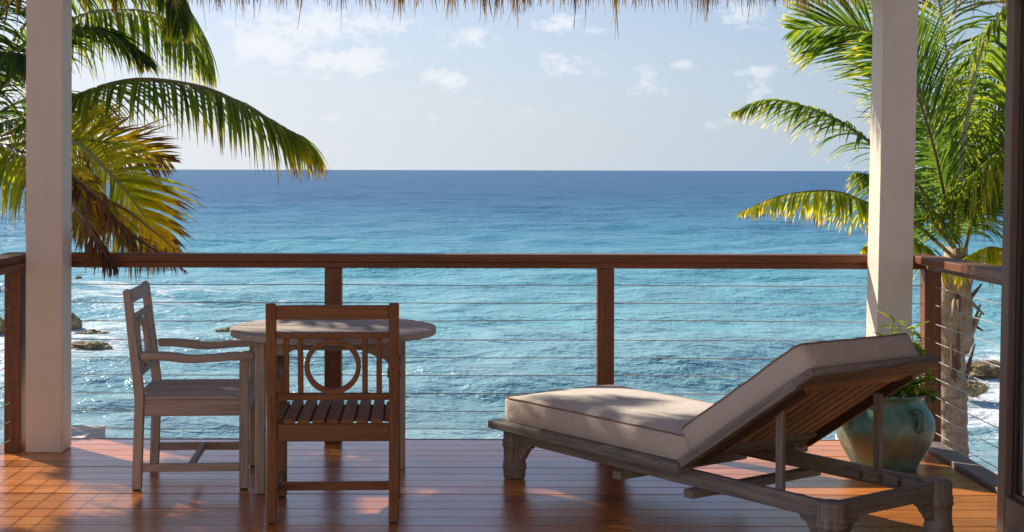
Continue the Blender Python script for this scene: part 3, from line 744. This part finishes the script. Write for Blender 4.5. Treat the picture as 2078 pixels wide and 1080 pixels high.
# ================================================================ PALMS
def frond(parent, pts, L=.55, n=62, droop=.9, ang=55, tint=.3, tipbrown=.25, wid=.03, side=(1, 1), roll=0, seed=1, rach='rachis', base_bare=.12, rrad=.016, tint_end=None, messy=.08, lift=.15):
    rs = random.Random(seed)
    cur = catmull(pts, 40)
    fr_ = tube('frond', cur, lambda t: rrad*(1-t)**.8+.0025, M[rach], parent, 6)
    vs = []; fs = []; ti = []
    for i in range(n):
        t = base_bare+(1-base_bare)*(i+.5)/n
        x = t*39; k = min(int(x), 38); p = cur[k].lerp(cur[k+1], x-k); T = (cur[k+1]-cur[k]).normalized()
        up = Vector((0,0,1)); S = T.cross(up)
        if S.length < .05: S = Vector((1,0,0))
        S.normalize(); Nn = S.cross(T).normalized()
        if roll: q = Matrix.Rotation(roll, 3, T); S = q@S; Nn = q@Nn
        tt = (t-base_bare)/(1-base_bare)
        prof = (min(1, .45+tt*2.8))*(1 if tt < .55 else max(.2, 1-((tt-.55)/.45)**1.5*.82))
        for sd in (-1, 1):
            if side[0 if sd < 0 else 1] == 0 and rs.random() < .93: continue
            if rs.random() < .03: continue
            Lf = L*prof*rs.uniform(.86, 1.08)*side[0 if sd < 0 else 1 ] if side[0 if sd < 0 else 1] else L*.4
            a = R(ang)*(1-.40*tt)+rs.gauss(0, messy)
            d = (T*math.cos(a)+S*sd*math.sin(a)+Nn*(lift+rs.gauss(0, messy))).normalized()
            wv = d.cross(Nn+Vector((rs.gauss(0,.25), rs.gauss(0,.25), rs.gauss(0,.25))))
            if wv.length < .05: wv = d.cross(S)
            q = p.copy(); b = len(vs); m_ = 6; w0 = wid*rs.uniform(.8, 1.15)
            dr_ = droop*rs.uniform(.75, 1.25); tn = tint if tint_end is None else tint+(tint_end-tint)*tt
            tn += rs.gauss(0, .045); br = max(0, tipbrown+rs.gauss(0, .10))
            for s_ in range(m_):
                f = s_/(m_-1); ww = w0*(.45+.55*math.sin(math.pi*min(1, f*.85+.12)))*(1 if f < .65 else (1-(f-.65)/.35*.92))
                W = wv.normalized(); fold = W.cross(d).normalized()*ww*.28
                vs += [q-W*ww*.5+fold, q.copy(), q+W*ww*.5+fold]
                tv = tn+(max(0, f-(1-br))/max(.05, br))*.6 if br > .02 else tn
                ti += [min(1, tv)]*3
                d = (d+Vector((0,0,-1))*dr_*.30+Vector((rs.gauss(0,1), rs.gauss(0,1), 0))*messy*.35).normalized()
                q = q+d*(Lf/(m_-1)); wv = wv-d*wv.dot(d)
                if wv.length < .05: wv = d.cross(S)
            for s_ in range(m_-1):
                c = b+3*s_; fs += [(c, c+1, c+4, c+3), (c+1, c+2, c+5, c+4)]
    me = mesh_from('leaflets', vs, fs); me.attributes.new('tint', 'FLOAT', 'POINT').data.foreach_set('value', ti)
    o = link('leaflets', me, M['palm'], fr_); o['kind'] = 'stuff'
    return fr_
def trunk(parent, base, top, r0, r1, fibre=True, seed=0):
    base, top = Vector(base), Vector(top); n = 150; seg = 26; vs = []; fs = []; rs = random.Random(seed)
    for i in range(n):
        t = i/(n-1); p = base.lerp(top, t)+Vector((.05*math.sin(t*3+seed), .04*math.sin(t*2.3), 0))
        z = p.z; ring = (z*7.5+.3*noise.noise(Vector((z*3, seed, 0)))) % 1
        rr = (r0+(r1-r0)*t)*(1+.11*(1-ring)**2)
        for k in range(seg):
            a = 2*math.pi*k/seg; rq = rr*(1+.10*noise.noise(Vector((math.cos(a)*2, math.sin(a)*2, z*5)))+.06*noise.noise(Vector((math.cos(a)*6, math.sin(a)*6, z*14))))
            vs.append((p.x+rq*math.cos(a), p.y+rq*math.sin(a), p.z+.02*math.sin(a*2+z*3)))
    for i in range(n-1):
        for k in range(seg): fs.append((i*seg+k, i*seg+(k+1) % seg, (i+1)*seg+(k+1) % seg, (i+1)*seg+k))
    link('trunk', mesh_from('trunk', vs, fs, True), M['trunk'], parent)
def auto_frond(parent, c, az_, el_, reach, seed, **k):
    """arching frond leaving the crown c towards azimuth az_ (0 = +X, counter-clockwise) at elevation el_"""
    rs = random.Random(seed); h = Vector((math.cos(az_), math.sin(az_), 0)); pts = [Vector(c)]; e = el_; p = Vector(c)
    for i in range(7):
        p = p+(h*math.cos(e)+Vector((0,0,1))*math.sin(e))*reach/7; pts.append(p.copy()); e -= k.get('bend', .24)*(1+.12*i)
    k.pop('bend', None)
    return frond(parent, pts, seed=seed, **k)

# right palm
C = P(1945, 470, 12.9)
pr_ = empty('palm_tree', 'coconut palm with visible pale trunk beyond the right railing', 'palm tree', (0,0,0), group='coconut palms')
trunk(pr_, (4.52, 12.9, -3.4), P(1940, 600, 12.9), .148, .125, seed=2)
# boot of old leaf bases and fibre under the crown
vs_, fs_ = tube_geo([P(1941, 716, 12.9), P(1940, 690, 12.9), P(1937, 650, 12.9), P(1938, 610, 12.9), P(1940, 560, 12.9), P(1942, 500, 12.9)], lambda t: .135+.035*math.sin(math.pi*min(1, t*1.15))-.075*max(0, t-.55), 30)
vs_ = [v+Vector((noise.noise(v*9)*.05, noise.noise(v*9+Vector((5,5,5)))*.05, 0)) for v in vs_]
link('leaf_base', mesh_from('leaf_base', vs_, fs_, True), M['trunk'], pr_)
rs = random.Random(3)
for k in range(16):
    a = rs.uniform(0, 6.28); z0 = rs.uniform(-.35, .45); r_ = .12
    b0 = Vector((C.x-.02+r_*math.cos(a), C.y+r_*math.sin(a), z0)); L_ = rs.uniform(.12, .30)
    tip = b0+Vector((math.cos(a)*.10, math.sin(a)*.10, L_)) if rs.random() < .7 else b0+Vector((math.cos(a)*.16, math.sin(a)*.16, -L_*.7))
    vs_, fs_ = tube_geo([b0-Vector((math.cos(a)*.05, math.sin(a)*.05, .08)), b0, tip], lambda t: .034*(1-t)+.008, 6)
    link('old_leaf_stub', mesh_from('old_leaf_stub', vs_, fs_, True), M['fibre' if rs.random() < .5 else 'trunk'], pr_)
Y0 = 12.9
def PP(l): return [P(a, b, y) for a, b, y in l]
R_ = dict(n=84, wid=.023)
frond(pr_, PP([(1938,500,12.9),(1860,370,12.7),(1757,281,12.5),(1690,238,12.4),(1623,212,12.3),(1555,202,12.2),(1492,226,12.1)]), L=.50, droop=.85, ang=50, tint=.22, tint_end=.50, tipbrown=.25, seed=11, **R_)
frond(pr_, PP([(1936,520,12.9),(1840,440,12.4),(1755,409,12.2),(1711,391,12.1),(1660,386,12.0),(1581,397,11.9),(1503,430,11.8)]), L=.40, droop=1.6, ang=62, tint=.42, tint_end=.60, tipbrown=.3, seed=12, **R_)
frond(pr_, PP([(1942,480,12.9),(1905,300,12.9),(1850,150,12.9),(1765,66,12.8),(1700,50,12.8),(1610,60,12.7)]), L=.78, droop=.22, ang=48, tint=.25, tint_end=.42, tipbrown=.08, seed=13, lift=.1, roll=R(82), **R_)
frond(pr_, PP([(1940,490,12.8),(1918,402,12.5),(1896,300,12.3),(1862,190,12.1),(1830,110,12.0),(1780,60,12.0)]), L=.72, droop=.35, ang=52, tint=.20, tint_end=.35, tipbrown=.15, seed=14, rach='deadrachis', lift=0, roll=R(75), **R_)
frond(pr_, PP([(1945,480,12.9),(1950,330,12.8),(1962,235,12.7),(1978,140,12.6),(2008,60,12.5),(2050,0,12.4),(2110,-30,12.3)]), L=1.0, droop=1.7, ang=75, tint=.46, tint_end=.42, tipbrown=.02, seed=15, rach='palerachis', rrad=.028, side=(1,.55), n=90, wid=.034, messy=.05)
frond(pr_, PP([(1942,480,13.1),(1925,250,13.4),(1915,60,13.7),(1880,-60,14),(1800,-110,14.3)]), L=1.0, droop=.8, ang=55, tint=.22, tint_end=.36, tipbrown=.1, seed=16, **R_)
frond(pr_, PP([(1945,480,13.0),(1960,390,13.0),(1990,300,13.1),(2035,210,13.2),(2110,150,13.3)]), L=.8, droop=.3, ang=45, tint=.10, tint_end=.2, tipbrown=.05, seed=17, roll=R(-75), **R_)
frond(pr_, PP([(1915,425,12.7),(1938,395,12.5),(1975,354,12.3),(2035,301,12.1),(2100,270,12)]), L=.55, droop=2.4, ang=60, tint=.46, tint_end=.55, tipbrown=.12, seed=18, messy=.2, **R_)
frond(pr_, PP([(1960,500,12.9),(1972,450,12.6),(1990,405,12.4),(2025,340,12.2),(2080,300,12)]), L=.60, droop=1.2, ang=55, tint=.30, tint_end=.45, tipbrown=.12, seed=19, **R_)
frond(pr_, PP([(1935,500,12.8),(1905,462,12.5),(1855,395,12.3),(1800,360,12.2),(1740,350,12.1)]), L=.5, droop=1.0, ang=58, tint=.25, tint_end=.45, tipbrown=.15, seed=20, **R_)
frond(pr_, PP([(1938,525,12.8),(1890,520,12.5),(1850,485,12.3),(1800,470,12.2),(1755,500,12.1)]), L=.45, droop=1.5, ang=58, tint=.36, tint_end=.62, tipbrown=.3, seed=21, **R_)
frond(pr_, PP([(1945,510,13),(1970,520,12.7),(2010,500,12.4),(2060,510,12.2)]), L=.4, droop=1.5, ang=58, tint=.45, tint_end=.7, tipbrown=.3, seed=22, **R_)
frond(pr_, PP([(1945,480,13.2),(1900,330,14.0),(1860,250,14.8),(1800,240,15.4)]), L=.6, droop=.9, ang=58, tint=.15, tint_end=.3, seed=23, **R_)
frond(pr_, PP([(1945,480,13.2),(1990,330,14.0),(2040,230,14.6),(2120,200,15)]), L=.6, droop=.9, ang=58, tint=.2, tint_end=.4, seed=24, **R_)
for k in range(5): auto_frond(pr_, C+Vector((0,.1,.1)), R(15+k*17), R(64-6*k), 2.6, 60+k, L=.6, droop=.9, tint=.25, n=50)

# left palm
CL_ = Vector((-3.86, 10.95, 1.62))
pl_ = empty('palm_tree', 'coconut palm with a long arching frond and dry brown fronds behind the left post', 'palm tree', (0,0,0), group='coconut palms')
trunk(pl_, (-4.5, 11.3, -3.2), CL_-Vector((0,0,.1)), .16, .13, seed=5)
LK = dict(n=100, wid=.023)
# long arching frond over the horizon
frond(pl_, PP([(-60,315,10.8),(52,254,10.4),(150,200,10.0),(270,164,9.7),(400,176,9.5),(490,212,9.35),(565,255,9.25),(615,285,9.2),(645,318,9.2)]), L=.56, droop=1.15, ang=60, tint=.34, tint_end=.56, tipbrown=.25, seed=31, rrad=.02, n=150, wid=.022, messy=.06)
# upper lit fronds
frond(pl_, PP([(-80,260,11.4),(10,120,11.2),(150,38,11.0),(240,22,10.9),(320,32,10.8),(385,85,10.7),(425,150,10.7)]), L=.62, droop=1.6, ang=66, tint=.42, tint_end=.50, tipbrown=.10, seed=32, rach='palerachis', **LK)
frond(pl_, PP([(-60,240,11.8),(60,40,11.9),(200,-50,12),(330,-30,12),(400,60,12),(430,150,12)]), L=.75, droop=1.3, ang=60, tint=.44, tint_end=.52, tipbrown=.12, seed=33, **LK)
frond(pl_, PP([(-100,250,10.8),(-20,60,10.4),(120,-80,10.0),(260,-110,9.8),(340,-40,9.7),(365,60,9.6)]), L=.62, droop=1.4, ang=60, tint=.22, tint_end=.35, tipbrown=.3, seed=34, **LK)
frond(pl_, PP([(-80,280,10.9),(10,170,10.4),(90,90,10.1),(180,60,9.9),(260,95,9.8),(300,130,9.7)]), L=.45, droop=.6, ang=45, tint=.15, tint_end=.35, tipbrown=.35, seed=35, **LK)
# dark fronds left of the post
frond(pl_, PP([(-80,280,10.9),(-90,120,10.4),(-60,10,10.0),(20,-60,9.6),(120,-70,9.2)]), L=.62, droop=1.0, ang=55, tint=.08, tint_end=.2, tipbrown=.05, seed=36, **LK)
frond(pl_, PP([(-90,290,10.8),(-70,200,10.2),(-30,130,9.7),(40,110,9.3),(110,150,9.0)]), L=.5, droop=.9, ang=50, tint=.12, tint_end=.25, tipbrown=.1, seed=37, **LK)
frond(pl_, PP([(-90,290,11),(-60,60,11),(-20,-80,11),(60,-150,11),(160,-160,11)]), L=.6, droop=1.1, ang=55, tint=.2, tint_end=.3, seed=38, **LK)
frond(pl_, PP([(-90,300,11.3),(0,230,11.6),(90,190,11.9),(160,200,12.1),(230,250,12.3)]), L=.5, droop=.8, ang=55, tint=.14, tint_end=.3, seed=39, **LK)
frond(pl_, PP([(-90,310,11.0),(10,250,10.9),(110,245,10.8),(190,290,10.7),(250,350,10.7)]), L=.5, droop=.9, ang=58, tint=.2, tint_end=.4, tipbrown=.25, seed=40, **LK)
# lower fronds, yellowing
frond(pl_, PP([(-90,330,10.8),(-40,290,10.2),(0,296,9.8),(52,322,9.4),(110,345,9.1),(160,400,9.0),(190,455,8.9)]), L=.52, droop=2.0, ang=60, tint=.46, tint_end=.62, tipbrown=.14, seed=41, rach='palerachis', **LK)
frond(pl_, PP([(-60,300,10.8),(60,275,10.3),(150,290,9.9),(215,345,9.6),(260,395,9.5),(300,450,9.4),(342,515,9.3)]), L=.60, droop=.35, ang=62, tint=.50, tint_end=.70, tipbrown=.36, seed=42, rach='palerachis', roll=R(85), lift=0, **LK)
frond(pl_, PP([(-60,310,10.7),(60,290,10.3),(140,285,10.1),(210,290,9.95),(280,305,9.85),(345,330,9.8)]), L=.44, droop=.25, ang=50, tint=.60, tint_end=.85, tipbrown=.65, seed=43, roll=R(80), lift=0, messy=.14, n=64, wid=.016)
frond(pl_, PP([(-60,310,10.7),(50,310,9.9),(130,345,9.4),(180,395,9.1),(215,450,9.0)]), L=.36, droop=.9, ang=50, tint=.56, tint_end=.80, tipbrown=.5, seed=44, roll=R(45), messy=.12, n=60, wid=.018)
frond(pl_, PP([(-60,330,10.8),(120,370,9.9),(240,420,9.3),(310,470,9.1),(365,515,9.0)]), L=.40, droop=1.3, ang=55, tint=.52, tint_end=.80, tipbrown=.6, seed=48, messy=.1, n=60, wid=.018)
# dead fronds hanging over the rail
frond(pl_, PP([(-60,340,10.6),(40,350,9.6),(120,390,8.7),(165,440,8.1),(192,480,7.83),(212,515,7.72),(232,545,7.68)]), L=.24, droop=1.4, ang=35, tint=.88, tint_end=.97, tipbrown=.8, seed=45, rach='deadrachis', messy=.20, n=70, wid=.012)
frond(pl_, PP([(-60,335,10.6),(60,335,9.8),(140,360,9.2),(200,405,8.9),(245,460,8.75),(275,510,8.7)]), L=.30, droop=1.0, ang=42, tint=.88, tint_end=.97, tipbrown=.8, seed=46, rach='deadrachis', messy=.22, n=64, wid=.012)
frond(pl_, PP([(-40,340,10.6),(80,380,9.8),(190,430,9.2),(270,480,8.9),(330,520,8.8),(375,550,8.8)]), L=.22, droop=.9, ang=40, tint=.92, tint_end=.97, tipbrown=.8, seed=47, rach='deadrachis', messy=.22, n=46, wid=.011)
# drooping fronds on its far side
for k, a in enumerate((172, 200, 228, 252)): auto_frond(pl_, CL_, R(a), R(24 if k % 2 else 8), 2.3, 140+k, L=.5, droop=1.0, tint=.3, tint_end=.5, n=70, wid=.024, bend=.12)
# taller palm close by, out of the picture on the left: its crown shades the middle of the deck
C3 = Vector((-4.70, 10.8, 4.05))
p3 = empty('palm_tree', 'taller coconut palm outside the picture on the left shading the deck', 'palm tree', (0,0,0), group='coconut palms')
trunk(p3, (-5.6, 11.0, -3.0), C3-Vector((0,0,.1)), .17, .13, seed=9)
for k, (a, e, rr) in enumerate(((-26,22,1.75), (38,24,1.45), (50,34,1.75), (72,22,1.6), (150,28,1.5), (165,25,1.8), (190,35,1.8), (215,25,1.7), (60,72,1.6))):
    auto_frond(p3, C3, R(a), R(e), rr, 120+k, L=.55, droop=.5, tint=.25, tint_end=.4, n=60, wid=.036, bend=.10)

# rocks
def rock(px, py, wpx, hpx, Y, seed, label):
    c = P(px, py, Y); s = Y/F; bm = bmesh.new(); bmesh.ops.create_icosphere(bm, subdivisions=5, radius=1)
    rx, rz = wpx*s/2, hpx*s; ry = rx*.8
    for v in bm.verts:
        d = v.co.copy(); q = 1+.38*noise.noise(d*1.4+Vector((seed,0,0)))+.22*noise.noise(d*3.6+Vector((0,seed,0)))+.10*noise.noise(d*9+Vector((0,seed,0)))+.05*noise.noise(d*20)
        v.co = Vector((d.x*rx*q, d.y*ry*q, d.z*rz*.8*q))
    me = bpy.data.meshes.new('rock'); bm.to_mesh(me); bm.free()
    o = link('rock', me, M['rock'], None, (c.x, Y, SEA+rz*.22)); o['label'] = label; o['category'] = 'rock'; o['group'] = 'shore rocks'
def seaY(py): return (CH-SEA)*F/(py-PY0)
rock(184, 686, 76, 17, seaY(690), 1, 'flat ochre rock awash in foam, the farther of the pair right of the left post')
rock(180, 708, 84, 19, seaY(713), 2, 'flat ochre rock awash in foam, the nearer of the pair right of the left post')
rock(462, 677, 50, 15, seaY(681), 3, 'lone ochre rock in the water showing left of the round table')
rock(146, 655, 34, 26, seaY(667), 4, 'small dark rock half hidden by the left post')
rock(160, 563, 14, 4, seaY(566), 9, 'tiny dark rock far out right of the left post')
rock(-20, 650, 66, 46, seaY(690), 5, 'tall dark rock at the left edge of the picture')
rock(-10, 585, 50, 16, seaY(600), 6, 'distant brown rock at the left edge of the picture')
rock(2000, 735, 90, 20, seaY(752), 7, 'rugged ochre rock right of the palm trunk in white surf')
rock(1975, 775, 50, 17, seaY(790), 8, 'dark low rock just right of the palm trunk in white surf')
rock(1893, 792, 34, 20, seaY(805), 10, 'dark rock in the surf between the corner rail post and the trunk')
